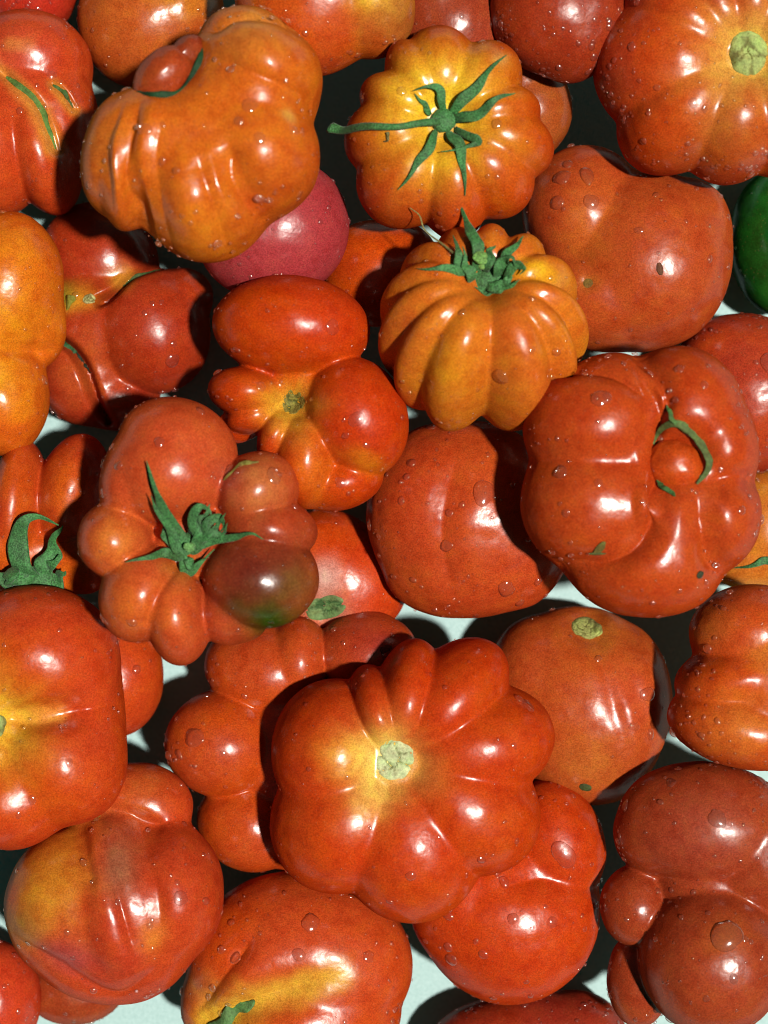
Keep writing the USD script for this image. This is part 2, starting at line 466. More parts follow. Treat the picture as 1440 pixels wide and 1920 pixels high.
            pts = np.c_[px.ravel(), py.ravel()]
            pts = np.vstack([[x, y], pts])
            rad = np.r_[0, np.repeat(ring, S_)]
            zz, _, _ = surf(pts)
            zz = zz + sc.get('h', 7) * (1 - rad ** 5) + (fbm(np.c_[pts / 9.0, pts[:, :1] * 0], 3, sd) - 0.5) * 3.5 * (1 - rad ** 6) - 5 * rad ** 8
            V = np.c_[pts[:, 0] - cx, -(pts[:, 1] - cy), zz]
            F = [(0, 1 + (j + 1) % S_, 1 + j) for j in range(S_)]
            for i in range(R_ - 1):
                for j in range(S_):
                    b0, b1 = 1 + i * S_ + j, 1 + i * S_ + (j + 1) % S_
                    F += [(b0, b1, b1 + S_), (b0, b1 + S_, b0 + S_)]
            F = np.array(F)
            # cracks: borders of random cells
            cr = np.array([(rng.gauss(x, rx * .6), rng.gauss(y, ry * .6)) for _ in range(9)])
            dq, _ = cKDTree(cr).query(pts + (fbm(np.c_[pts / 6., pts[:, :1] * 0], 2, sd)[:, None] - .5) * 8, 2)
            edge = np.exp(-((dq[:, 1] - dq[:, 0]) / 1.9) ** 2)
            edge = np.maximum(edge, np.clip((rad - 0.84) / 0.16, 0, 1) * 0.8)
            c = lin(sc['c'])[None] * (0.65 + 0.6 * fbm(np.c_[pts / 14., pts[:, :1] * 0], 3, sd))[:, None]
            c = c + (lin(sc.get('edge', (104, 92, 40))) - c) * (edge * 0.85)[:, None]
            V[:, 2] -= edge * 3.0
            F = F[:, ::-1]
        put(path, name, loc(V), F, CORK, c, label=sc.get('label'))
    # calyx: a hub, its sepals and what is left of the stalk
    ca = T.get('calyx')
    if ca:
        x, y, rx, ry, h = ca['hub']
        V, F = ico(3)
        V = V * [rx, ry, h]
        V = V * (1 + 0.35 * (fbm(V / 9.0 + sd, 3, sd) - 0.5))[:, None]
        z0, nn, _ = surf([[x, y]])
        V = V + [x - cx, -(y - cy), z0[0] + ca.get('hz', 3)]
        c = lin(GREEN)[None] * (0.45 + 0.9 * fbm(V / 10.0, 2, sd))[:, None]
        hub = put(path, 'calyx', loc(V), F, LEAF, c)
        for sp in ca['sepals']:
            pts, w0 = sp[0], sp[1]
            kind = sp[2] if len(sp) > 2 else 'sepal'
            p = spline(on_skin(pts), 30)
            e = np.linspace(0, 1, 30)
            if kind == 'sepal':
                wd = w0 * np.clip((0.75 + 0.5 * np.sin(np.pi * np.clip(e * 1.5, 0, 1))) * (1 - e ** 2.2) + 0.06, 0.06, 2)
                V, F = ribbon(p, wd, np.maximum(wd * 0.38, 1.0), rng, groove=0.75)
            elif kind == 'stalk':
                wd = w0 * (0.8 + 0.25 * np.cos(e * 9) * 0.3 + 0.65 * np.clip((e - 0.8) / 0.2, 0, 1))
                V, F = ribbon(p, wd, wd * 0.85, rng, groove=0.12)
            else:                                        # dried thread
                wd = w0 * (1 - 0.6 * e)
                V, F = ribbon(p, wd, wd * 0.8, rng, groove=0.1)
            gc = sp[3] if len(sp) > 3 else GREEN
            c = lin(gc)[None] * (0.5 + 0.85 * fbm(V / 13.0 + 3, 3, sd))[:, None]
            put(hub, kind if kind != 'thread' else 'dry_tip', loc(V), F, LEAF, c)
    # small dark scars on the skin
    for (x, y, rx, ry, an, c) in T.get('marks', []):
        V, F = ico(2)
        z0, nn, _ = surf([[x, y]])
        a = math.radians(-an)
        V = V * [rx, ry, 2.2] * (1 + 0.5 * (fbm(V * 1.3 + sd, 2, sd) - 0.5))[:, None]
        V = V @ np.array([[math.cos(a), math.sin(a), 0], [-math.sin(a), math.cos(a), 0], [0, 0, 1]])
        b = basis(nn[0])
        V = V @ b + [x - cx, -(y - cy), z0[0]]
        put(path, 'blemish', loc(V), F, CORK, lin(c)[None] * (0.5 + fbm(V / 4.0, 2, sd))[:, None])
    # water
    def drop(x, y, r, level, ecc, rot, hgt):
        z0, nn, cc = surf([[x, y]])
        V, F = ico(level)
        V = V.copy()
        V[:, 2] = np.sign(V[:, 2]) * np.abs(V[:, 2]) ** 1.15
        if level > 1:
            V[:, :2] *= (1 + 0.55 * (fbm(np.c_[V[:, :2] * 0.9 + x, V[:, :1] * 0 + y], 2, sd) - 0.5))[:, None]
        V = V * [r * ecc, r / ecc, r * hgt]
        a = rot
        V = V @ np.array([[math.cos(a), math.sin(a), 0], [-math.sin(a), math.cos(a), 0], [0, 0, 1]])
        V = V @ basis(nn[0]) + [x - cx, -(y - cy), z0[0]]
        cc = surf(np.c_[V[:, 0] + cx, cy - V[:, 1]])[2] if level > 1 else np.repeat(cc, len(V), 0)
        return V, F, np.clip(cc * 1.25 + 0.03, 0, 0.9)
    for big in T.get('drops', []):
        V, F, c = drop(big[0], big[1], big[2], 3, rng.uniform(0.9, 1.15), rng.uniform(0, 3.1), rng.uniform(0.30, 0.42))
        put(path, 'water_drop', loc(V), F, WATER, c)
    nf = int(T.get('fine', 40) * 2.4)
    vis = ups[(n[ups, 2] > 0.08)]
    inside = (xy[vis, 0] > -10) & (xy[vis, 0] < 1450) & (xy[vis, 1] > -10) & (xy[vis, 1] < 1930)
    vis = vis[inside]
    VV, FF, CC, k = [], [], [], 0
    if nf and len(vis):
        nz = n[vis, 2]
        clump = fbm(P[vis] / 40.0 + sd, 2, sd + 9)
        wt = (0.35 + (1 - nz) ** 1.2 * 1.3) * np.clip(clump - 0.3, 0.03, 1) ** 1.5
        wt = np.cumsum(wt); wt /= wt[-1]
        for _ in range(nf):
            i = vis[np.searchsorted(wt, rng.random())]
            r = min(1.7 * math.exp(rng.gauss(0.35, 0.55)), 10)
            V, F, c = drop(xy[i, 0] + rng.uniform(-3, 3), xy[i, 1] + rng.uniform(-3, 3), r, 1 if r < 4 else 2, rng.uniform(0.85, 1.2), rng.uniform(0, 3.1), rng.uniform(0.4, 0.65))
            VV.append(V); FF.append(F + k); CC.append(c); k += len(V)
        put(path, 'fine_drops', loc(np.vstack(VV)), np.vstack(FF), WATER, np.vstack(CC), kind='stuff')

def basis(nv):
    s = np.cross([0, 1, 0], nv); s /= np.linalg.norm(s) + 1e-9
    return np.stack([s, np.cross(nv, s), nv])

# ------------------------------------------------------------------ the fruit, from the lowest to the topmost (positions on the plan)
L = lobe
FRUIT = []
def fruit(**k):
    FRUIT.append(k)
fruit(name='green_pepper', cat='pepper', label='smooth dark green fruit at the right edge, the only green one', c=(1462, 452), half=100, base=(22, 84, 26), alt=(40, 110, 30), alt_s=.5,
      lobes=[L(1462, 452, 94, 140)], fine=4, level=5)
fruit(lift=110, label='small smooth red tomato low between the magenta one and the ribbed orange one', c=(716, 512), half=90, base=RED, alt=DEEP, lobes=[L(700, 512, 96, 98), L(752, 505, 75, 85)], fine=22)
fruit(lift=110, label='shaded brown-orange tomato peeping out right of the calyx-topped ribbed red tomato', c=(985, 200), half=80, base=(178, 84, 34), alt=BROWN, lobes=[L(996, 210, 76, 90), L(970, 150, 76, 82)], fine=12)
fruit(label='dusky red tomato at the top edge above the calyx-topped ribbed red tomato', c=(840, 50), half=95, base=(170, 62, 38), alt=BROWN, lobes=[L(845, 55, 108, 100), L(820, 10, 90, 90)], fine=10)
fruit(label='brown-orange smooth tomato at the top edge, left behind the big folded orange one', c=(268, 42), half=110, base=(190, 84, 32), alt=(204, 100, 34), lobes=[L(268, 40, 122, 126), L(330, 20, 90, 105)],
      patch=[(345, 5, 50, (226, 150, 40), .7)], fine=20, drops=[])
fruit(label='red tomato cut off by the top left corner', c=(55, -35), half=90, base=(196, 50, 32), alt=DEEP, lobes=[L(55, -35, 92, 102)], fine=14)
fruit(label='red-orange tomato half hidden below left of the lobed tomato with the green calyx', c=(215, 1262), half=95, base=(198, 66, 28), alt=RED, lobes=[L(212, 1265, 95, 118)], fine=14)
fruit(label='oval red tomato with a green corky stem end, beside the white patch in the middle', c=(648, 1082), half=100, base=(206, 62, 24), alt=RED, lobes=[L(640, 1085, 128, 106, 20), L(610, 1040, 90, 85), L(600, 1120, 80, 70)],
      dents=[(612, 1140, 26, 22)], stem=(612, 1130, 40, (226, 170, 150), .75), patch=[(610, 1082, 26, (236, 190, 178), .8)], scars=[dict(disc=(612, 1136, 44, 26, -12), c=(120, 150, 92), edge=(40, 84, 40), h=4)], fine=20)
fruit(label='orange-yellow tomato with a green sepal at the right edge below the lobed dark red one', c=(1425, 1000), half=95, base=(218, 122, 40), alt=(226, 150, 50), lobes=[L(1425, 980, 88, 100), L(1400, 1040, 75, 66), L(1450, 1040, 70, 70)],
      calyx=dict(hub=(1462, 1040, 16, 14, 9), sepals=[([(1450, 1044, 5), (1425, 1050, 6), (1395, 1058, 5), (1352, 1064, 4)], 7), ([(1462, 1040, 5), (1490, 1010, 8), (1500, 980, 10)], 7)]), fine=24)
fruit(label='large dull red tomato at the right edge above the lobed dark red one', c=(1400, 735), half=125, base=(180, 60, 34), alt=RED, lobes=[L(1400, 738, 128, 148), L(1360, 690, 90, 95)], drops=[(1428, 690, 22)], fine=50)
fruit(label='brown-red tomato in the lower left under the yellow-streaked one', c=(140, 1862), half=60, base=(176, 62, 34), alt=BROWN, lobes=[L(140, 1858, 92, 62)], fine=14)
fruit(lift=75, label='lobed red-orange tomato with a big leafy calyx at the left edge', c=(70, 975), half=115, base=(198, 66, 28), alt=ORED, level=6, k=3,
      lobes=[L(38, 945, 48, 125, 4, 8, 112), L(140, 920, 66, 108, 12, 0, 110), L(-40, 1000, 82, 110, -25, 12, 115), L(160, 1040, 60, 70), L(70, 1060, 100, 70, 0, 0, 80)],
      dents=[(105, 1075, 45, 30)], fine=20,
      calyx=dict(hub=(88, 1085, 30, 26, 14), hz=34, sepals=[([(80, 1085, 32), (64, 1060, 40), (64, 1010, 44), (70, 976, 48), (95, 966, 50), (132, 984, 44)], 16.1),
                 ([(80, 1088, 34), (50, 1078, 42), (20, 1076, 44), (-20, 1072, 44)], 20.4), ([(92, 1078, 30), (105, 1045, 38), (120, 1010, 44), (138, 985, 40)], 15.1),
                 ([(92, 1090, 34), (105, 1070, 46), (120, 1050, 52), (130, 1038, 54)], 13.9), ([(96, 1100, 34), (115, 1090, 44), (132, 1075, 48), (138, 1068, 48)], 16.1),
                 ([(84, 1096, 34), (60, 1098, 44), (30, 1090, 48)], 15.1), ([(100, 1104, 34), (120, 1110, 42), (140, 1112, 42)], 13.9), ([(70, 1092, 40), (48, 1086, 50), (40, 1074, 56)], 12.9, 'stalk')]))
fruit(label='smooth magenta-pink tomato under the big folded orange one', c=(527, 425), half=115, base=PINK, alt=(166, 46, 50), mottle=170, lobes=[L(527, 425, 128, 130), L(480, 440, 110, 115)], level=6, lump=2, fine=36)
fruit(label='dark red tomato beaded with water at the top edge beside the corner tomato', c=(1040, 28), half=105, base=(162, 56, 28), alt=DEEP, lobes=[L(1035, 20, 118, 118), L(1070, 60, 78, 92), L(1100, 20, 75, 100)], fine=80)
fruit(label='red-orange tomato at the top edge with a pale stem end and a brownish right side', c=(595, -5), half=125, base=(202, 76, 28), alt=ORED, lobes=[L(580, -10, 140, 152), L(685, -10, 90, 120, -20)],
      patch=[(735, 40, 60, (176, 110, 46), .8), (690, 20, 30, (232, 160, 50), .8)], stem=(702, 8, 34, YEL, .9), scars=[dict(disc=(704, 2, 20, 16, 0), c=PALE, h=5)], fine=40)
fruit(fill=.1, k2=8, label='knobbly deep-lobed red tomato under the big central one, round lobe at its left', c=(545, 1395), half=130, base=(196, 74, 30), alt=RED, level=6, k=3, sink=60,
      lobes=[L(418, 1392, 108, 100, 0, 12, 110), L(500, 1258, 118, 88, 12, -5, 100), L(470, 1545, 102, 90, 12, -14, 100), L(690, 1225, 98, 80, 5, 2, 100), L(545, 1395, 130, 150, 0, -20, 110), L(560, 1600, 60, 44, 0, -30, 60), L(560, 1235, 60, 80, 0, 0, 98)],
      patch=[(722, 1206, 26, (120, 44, 48), .8), (690, 1200, 60, (166, 52, 40), .6)], drops=[(375, 1372, 18), (428, 1398, 6)], marks=[(724, 1210, 13, 7, -20, (90, 50, 50))], fine=80)
fruit(label='smooth red-orange tomato with a cut green stem, right of the big central one', c=(1098, 1320), half=140, base=(196, 84, 32), alt=(182, 70, 32), level=6,
      lobes=[L(1090, 1315, 158, 180, -6), L(1150, 1330, 105, 160, 10), L(1010, 1270, 95, 115), L(1100, 1420, 110, 85, 10)], dents=[(1100, 1160, 44, 46), (1180, 1185, 40, 14)],
      creases=[([(1120, 1200), (1170, 1270), (1200, 1360)], 16, 5), ([(1105, 1200), (1130, 1290), (1160, 1390)], 14, 4)],
      patch=[(1085, 1420, 60, (200, 112, 44), .6), (1120, 1180, 40, (214, 120, 44), .6), (1160, 1290, 60, (214, 84, 50), .5)],
      scars=[dict(disc=(1096, 1174, 32, 20, 8), c=(190, 190, 110), h=12, label='cut pale green stem stub')], marks=[(1088, 1464, 12, 9, 30, (70, 80, 40))], drops=[(1172, 1348, 9), (1200, 1290, 14)], fine=30)
fruit(label='large smooth red-orange tomato half shaded by the lobed dark red one', c=(866, 970), fill=.7, half=150, base=(200, 78, 30), alt=(190, 62, 28), level=6, lump=4,
      lobes=[L(880, 968, 178, 180), L(800, 950, 110, 150, 8), L(960, 1010, 110, 130), L(860, 1080, 130, 76)], folds=[([(850, 860), (832, 940), (826, 1020), (850, 1130)], 20, 8)],
      drops=[(898, 925, 20), (808, 802, 12), (842, 806, 10), (945, 1100, 18), (832, 1022, 12), (838, 962, 8), (770, 870, 9)], fine=60)
fruit(fill=.3, label='dark red split tomato with green cracks, left of the red tomato with bulging lobes', c=(215, 610), half=115, base=(178, 56, 30), alt=DEEP, level=6, k=3,
      lobes=[L(185, 480, 112, 98, 28, -14, 95), L(290, 620, 104, 118, -18, 16, 118), L(165, 700, 92, 98, 30, -14, 92), L(205, 745, 95, 60, 12, -14, 80), L(185, 610, 108, 120, 0, -6, 104), L(345, 560, 52, 56, 30, 6, 80)],
      creases=[([(305, 503), (260, 525), (225, 560), (200, 575)], 8, 44), ([(118, 640), (150, 665), (172, 700), (190, 760), (205, 790)], 9, 46)],
      patch=[(150, 572, 46, (222, 150, 40), .85, .5, 0), (130, 565, 22, (150, 140, 40), .8), (240, 530, 26, (220, 150, 50), .7), (170, 700, 60, (196, 90, 36), .6)],
      scars=[dict(line=[(113, 562), (130, 576), (155, 572)], w=14, c=(130, 124, 36), flat=.4), dict(disc=(180, 570, 13, 11, 0), c=(214, 206, 140), h=5), dict(name='crack', line=[(238, 542), (262, 526), (300, 506)], w=5, c=(66, 88, 44)),
             dict(name='crack', line=[(118, 642), (134, 656), (150, 664)], w=11, c=(44, 84, 50)), dict(name='crack', line=[(150, 664), (163, 684), (176, 702)], w=5, c=(26, 40, 26))],
      drops=[(334, 684, 14), (300, 582, 5), (316, 580, 5), (286, 600, 5), (338, 655, 6)], fine=30)
fruit(label='red tomato with a yellow streak and long green scar at the bottom edge', c=(572, 1800), half=140, base=(204, 74, 30), alt=RED, level=6, lump=3,
      lobes=[L(580, 1790, 196, 150, 12), L(500, 1790, 150, 130, -30), L(560, 1900, 190, 120), L(400, 1860, 55, 90, 20)], folds=[([(610, 1806), (540, 1830), (480, 1855), (380, 1920)], 26, 20), ([(480, 1730), (425, 1800), (375, 1880)], 16, 16)],
      patch=[dict(line=[(635, 1800), (560, 1822), (480, 1850), (400, 1900)], w=30, c=(232, 170, 56), s=.9), (400, 1890, 42, YEL, .6), (365, 1840, 40, (176, 120, 60), .5)],
      scars=[dict(line=[(484, 1852), (455, 1868), (425, 1890), (392, 1914)], w=15, c=(92, 130, 72), flat=.4)], drops=[(586, 1706, 18), (450, 1768, 13), (566, 1760, 12), (692, 1770, 11), (425, 1756, 8)], fine=50)
fruit(label='dark red tomato at the bottom edge right of the yellow-streaked one', c=(985, 1960), half=90, base=(158, 48, 30), alt=DEEP, lobes=[L(985, 1960, 190, 98, -4), L(1080, 1940, 90, 78)], fine=34, lump=3)
fruit(label='large smooth orange-red tomato with a brown blossom scar, right of the ribbed orange one', c=(1176, 472), half=150, base=(190, 78, 32), alt=(182, 66, 30), level=6, lump=3,
      lobes=[L(1210, 490, 160, 168), L(1085, 405, 105, 118, -20), L(1120, 560, 130, 98, 10), L(1290, 430, 80, 92), L(1100, 360, 90, 85)], dents=[(1090, 542, 14, 8), (1220, 340, 40, 8)],
      patch=[(1090, 450, 50, (210, 108, 38), .6, 1.4, 0), (1090, 543, 18, (190, 110, 40), .6)], marks=[(1091, 543, 16, 14, 0, (128, 92, 36)), (1091, 543, 8, 7, 0, (170, 140, 70)), (1217, 523, 6, 12, -10, (110, 66, 40))],
      drops=[(1045, 348, 16), (1090, 348, 15), (1035, 397, 13), (1097, 398, 14), (1180, 452, 8)], fine=34)
fruit(lift=-45, label='double-lobed glossy red tomato under the right side of the big central one', c=(962, 1670), half=140, base=(205, 65, 16), alt=(198, 57, 16), level=6, lump=2.5,
      lobes=[L(955, 1715, 164, 166), L(1040, 1580, 92, 122, -14), L(1050, 1680, 72, 120), L(870, 1680, 105, 130)], folds=[([(940, 1640), (1000, 1625), (1060, 1640), (1110, 1655), (1140, 1665)], 22, 14)],
      drops=[(1048, 1584, 22), (1025, 1703, 11), (953, 1694, 11), (1013, 1675, 5), (900, 1762, 9), (988, 1712, 5), (844, 1780, 13)], fine=60)
fruit(fill=.1, k2=8, lift=55, label='deep red knobbly tomato with a small side knob in the lower right corner', c=(1330, 1680), half=140, base=(164, 62, 30), alt=(174, 68, 34), level=6, k=3,
      lobes=[L(1325, 1545, 165, 116, 6, -6, 120), L(1240, 1565, 88, 82, 0, -20, 90), L(1192, 1702, 64, 76, 0, -20, 70), L(1332, 1792, 136, 142, 0, 18, 135), L(1205, 1850, 60, 90, 0, -60, 60), L(1340, 1660, 120, 110, 0, -30, 100), L(1430, 1600, 120, 130, 0, -10, 110)],
      patch=[(1330, 1540, 70, (176, 84, 56), .6, .7, 20), (1340, 1728, 36, (190, 92, 34), .6), (1300, 1560, 80, (160, 60, 44), .5)],
      drops=[(1340, 1727, 28), (1325, 1518, 16), (1250, 1460, 9), (1302, 1838, 6)], fine=110)
fruit(fill=.3, k2=12, lift=25, label='orange-red folded tomato at the right edge above the deep red knobbly one', c=(1380, 1280), half=130, base=(204, 80, 34), alt=RED, level=6, k=3, lump=3,
      lobes=[L(1405, 1185, 112, 88, -8, -8, 110), L(1372, 1268, 108, 62, -12, 6, 112), L(1382, 1362, 134, 76, 14, 10, 120), L(1440, 1280, 120, 150, 0, 0, 120)],
      patch=[(1370, 1350, 60, (220, 120, 44), .7), (1430, 1225, 40, (226, 130, 46), .7), (1310, 1170, 40, (214, 120, 50), .5)], fine=60)
fruit(fill=.4, label='red tomato with a green crack and deep folds at the upper left edge', c=(62, 225), half=135, base=(204, 72, 28), alt=(194, 58, 20), level=6, k=3,
      lobes=[L(60, 112, 112, 92, 12, -6, 115), L(122, 225, 62, 118, -8, -4, 105), L(85, 285, 62, 122, -14, 12, 125), L(5, 280, 72, 128, 0, 16, 130), L(55, 220, 90, 120, 0, 0, 120), L(-20, 200, 90, 150)],
      creases=[([(0, 142), (40, 172), (88, 215), (112, 265), (122, 302)], 8, 14), ([(112, 175), (135, 195), (152, 220)], 6, 10)],
      patch=[dict(line=[(0, 140), (45, 176), (90, 225), (120, 300)], w=16, c=(230, 150, 60), s=.85), dict(line=[(115, 178), (152, 225)], w=11, c=(226, 150, 56), s=.8), dict(line=[(40, 108), (70, 112)], w=15, c=(230, 150, 60), s=.8), (60, 120, 60, (206, 74, 56), .5)],
      scars=[dict(name='crack', line=[(30, 166), (62, 190), (92, 226), (110, 262), (121, 298)], w=9, c=(96, 130, 56), flat=.45), dict(name='crack', line=[(114, 178), (132, 192), (150, 218)], w=5, c=(70, 100, 44))],
      drops=[(0, 278, 10), (112, 160, 9)], fine=44)
fruit(fill=.75, k2=20, label='folded red tomato with yellow and grey-brown streaks near the lower left corner', c=(222, 1682), half=140, base=(200, 68, 28), alt=(186, 58, 34), level=6, k=3,
      lobes=[L(125, 1690, 114, 132, 8, 4, 130), L(232, 1690, 72, 160, -12, 12, 138), L(330, 1668, 90, 122, -6, 4, 125), L(190, 1790, 130, 88, 10, -10, 110), L(268, 1502, 92, 66, 14, -40, 80), L(190, 1520, 56, 50, 0, -40, 70), L(275, 1770, 90, 80, -30, -6, 100), L(225, 1680, 150, 130, 0, 0, 126)],
      creases=[([(180, 1520), (230, 1516), (300, 1545)], 12, 14)], folds=[([(195, 1530), (218, 1590), (242, 1650), (262, 1720), (275, 1780)], 17, 12), ([(265, 1535), (290, 1590), (310, 1650), (318, 1720)], 16, 9), ([(40, 1740), (130, 1790), (230, 1850), (300, 1800)], 16, 12), ([(160, 1545), (180, 1600), (190, 1640)], 16, 8)],
      patch=[(110, 1640, 66, (210, 130, 34), .9, 1.5, 20), (55, 1715, 40, (166, 112, 48), .8), (240, 1600, 30, (160, 100, 70), .8, 2.0, -20), (300, 1730, 24, (222, 120, 44), .8, 1.6, 0), (140, 1770, 60, (168, 70, 72), .7, .5, 25), (270, 1480, 50, (196, 96, 40), .6)],
      scars=[dict(disc=(178, 1520, 16, 11, 10), c=(130, 140, 60), h=4)], drops=[(352, 1660, 13), (345, 1632, 5), (240, 1664, 6), (296, 1708, 7)], fine=34)
fruit(fill=.8, label='large red tomato with a yellow-rayed stem end at the left edge', c=(72, 1345), half=150, base=(206, 68, 28), alt=RED, level=6, k=4, lump=2.5,
      lobes=[L(75, 1225, 148, 128, 14, 4, 145), L(120, 1420, 112, 128, -30, 0, 140), L(20, 1490, 110, 102, 8, 0, 135), L(165, 1320, 62, 130, -8, -20, 110), L(-40, 1340, 100, 200)],
      folds=[([(10, 1345), (70, 1338), (130, 1328), (215, 1318)], 20, 24), ([(10, 1370), (-20, 1440), (-40, 1500)], 20, 14)], dents=[(0, 1345, 40, 34)], stem=(2, 1345, 66, (255, 208, 60), 1.0),
      patch=[dict(line=[(0, 1345), (60, 1336), (130, 1328)], w=14, c=(236, 150, 66), s=.7)], scars=[dict(disc=(-2, 1352, 30, 34, 0), c=(160, 176, 110), h=6)], drops=[(150, 1413, 7), (82, 1482, 9), (58, 1510, 6)], fine=30)
fruit(label='red tomato cut off by the bottom left corner', c=(-25, 1868), half=90, base=(204, 62, 30), alt=RED, lobes=[L(-25, 1872, 102, 112)], fine=14)
fruit(k=3, k2=8, fill=0.15, lift=-50, label='big red tomato with a pale green stem end in the upper right corner', c=(1330, 140), half=150, base=(196, 62, 28), alt=RED, level=6, 
      lobes=rays(1384, 128, [(181, 272, 48), (141, 268, 38), (99, 218, 46), (50, 236, 46), (5, 200, 44), (-42, 220, 46), (-88, 210, 40), (-121, 234, 30), (-147, 258, 28)], 142, 2.3, .42),
      dents=[(1384, 128, 52, 12)], stem=(1384, 128, 74, (248, 196, 84), 1.0), patch=[(1270, 90, 40, (214, 100, 34), .6), (1345, 265, 70, (190, 96, 36), .8), (1130, 180, 40, (160, 66, 40), .5)],
      scars=[dict(disc=(1382, 126, 40, 44, 0), c=(176, 190, 110), h=8)], drops=[(1278, 222, 9), (1216, 190, 7)], fine=110)
fruit(label='smooth orange two-bulged tomato at the left edge', c=(22, 635), half=125, base=(222, 100, 22), alt=(228, 128, 24), alt_s=.8, level=6, k=4,
      lobes=[L(15, 535, 102, 138, 6, 0, 122), L(8, 745, 82, 110, 0, -4, 105), L(75, 610, 44, 70, 0, -30, 70), L(-40, 640, 90, 150)], creases=[([(0, 655), (50, 662), (95, 655)], 12, 10)],
      patch=[(20, 590, 60, (236, 150, 26), .7), (0, 720, 40, (240, 170, 30), .7)], fine=20)
fruit(fill=.1, k2=8, label='glossy red tomato with bulging lobes round a small yellow-rimmed stem pit', c=(585, 735), half=135, base=(204, 60, 14), alt=RED, level=6, k=3, lump=2,
      lobes=[L(547, 614, 148, 96, 4, 8, 130), L(668, 783, 96, 116, -22, 14, 132), L(464, 736, 74, 48, 8, 0, 98), L(478, 782, 58, 32, -12, -8, 80), L(520, 815, 34, 58, 24, 0, 90), L(575, 862, 62, 92, 0, 4, 118), L(640, 905, 80, 52, -14, -10, 95), L(570, 750, 84, 96, 0, -14, 80), L(440, 800, 40, 30, 0, -30, 40)],
      dents=[(550, 757, 26, 48)], stem=(545, 765, 38, (255, 206, 64), 1.0), patch=[(690, 868, 40, (226, 120, 24), .85, .5, 24), (590, 880, 34, (224, 110, 26), .8, 2.0, 0), (560, 820, 50, (214, 84, 26), .6)],
      scars=[dict(disc=(552, 756, 24, 26, 0), c=(150, 140, 64), edge=(60, 70, 30), h=3)], drops=[(626, 626, 15), (672, 793, 14), (495, 730, 10), (640, 905, 10), (650, 822, 7)], fine=60)
fruit(fill=.1, k2=8, label='lobed orange-red tomato with a green calyx and one bruised green-brown lobe', c=(372, 1005), half=135, base=(208, 84, 40), alt=(204, 72, 36), level=6, k=3, lump=2,
      lobes=[L(335, 835, 112, 88, 20, 0, 118), L(320, 880, 120, 108, 0, 6, 126), L(250, 900, 62, 88, 14, -4, 105), L(482, 920, 82, 72, -30, 4, 118), L(505, 990, 92, 60, 10, 2, 118), L(492, 1082, 108, 94, 6, 34, 118), L(425, 1145, 60, 64, 0, -6, 98), L(450, 1170, 50, 34, 0, -10, 80),
             L(268, 1110, 78, 96, 22, 8, 118), L(335, 1150, 62, 98, -6, 8, 116), L(218, 1012, 72, 74, 0, 2, 110), L(370, 1010, 84, 84, 0, -16, 92)],
      dents=[(362, 1005, 40, 26)], creases=[([(345, 1060), (310, 1105), (285, 1160)], 7, 6)],
      patch=[(495, 1085, 100, (112, 40, 26), 1.0), (515, 1158, 64, (48, 76, 14), 1.0, .7, 0), (560, 1095, 40, (120, 84, 36), .6), (490, 905, 46, (206, 116, 62), .9), (440, 900, 30, (190, 84, 70), .6), (230, 1010, 46, (222, 122, 46), .8), (260, 1130, 50, (220, 106, 36), .7), (330, 1140, 46, (222, 100, 36), .6), (350, 1065, 30, (222, 130, 50), .6)],
      scars=[dict(name='crack', line=[(425, 902), (455, 876), (490, 868)], w=5, c=(128, 118, 50))],
      calyx=dict(hub=(368, 1018, 22, 22, 14), hz=4, sepals=[([(358, 1040, 16), (340, 1000, 30), (322, 950, 28), (305, 915, 24), (292, 868, 16)], 11.8), ([(352, 1050, 16), (335, 1010, 34), (312, 965, 38), (300, 930, 34)], 8.1), ([(370, 1020, 20), (385, 990, 34), (395, 962, 40), (402, 945, 38)], 8.1),
                 ([(378, 1020, 20), (395, 1000, 32), (415, 985, 38), (432, 962, 36)], 8.1), ([(375, 1010, 26), (372, 980, 42), (385, 950, 48), (400, 955, 44), (405, 975, 36)], 7.4), ([(375, 1025, 18), (410, 1015, 22), (450, 1003, 16), (480, 1000, 12), (502, 1010, 10)], 6.7),
                 ([(355, 1042, 16), (320, 1040, 16), (285, 1042, 12), (248, 1052, 8)], 8.9), ([(352, 1030, 20), (350, 1060, 20), (362, 1070, 14), (385, 1052, 18), (410, 1028, 20)], 8.1), ([(345, 1000, 14), (330, 1020, 18), (325, 1040, 12)], 6.7), ([(380, 1005, 22), (398, 985, 40), (420, 968, 46), (428, 985, 40), (415, 1000, 32)], 8), ([(385, 1015, 20), (405, 1000, 34), (425, 998, 40), (436, 980, 42)], 7.5), ([(365, 1000, 24), (378, 975, 44), (398, 966, 52)], 8), ([(356, 1046, 18), (370, 1058, 22), (395, 1045, 26)], 8), ([(318, 985, 28), (322, 1010, 22), (332, 1040, 16)], 7), ([(368, 1022, 20), (366, 1025, 32), (365, 1028, 40)], 7.4, 'stalk', (110, 160, 90))]),
      drops=[(312, 832, 10), (202, 925, 10), (520, 895, 15), (262, 1162, 10), (235, 875, 9)], fine=90)
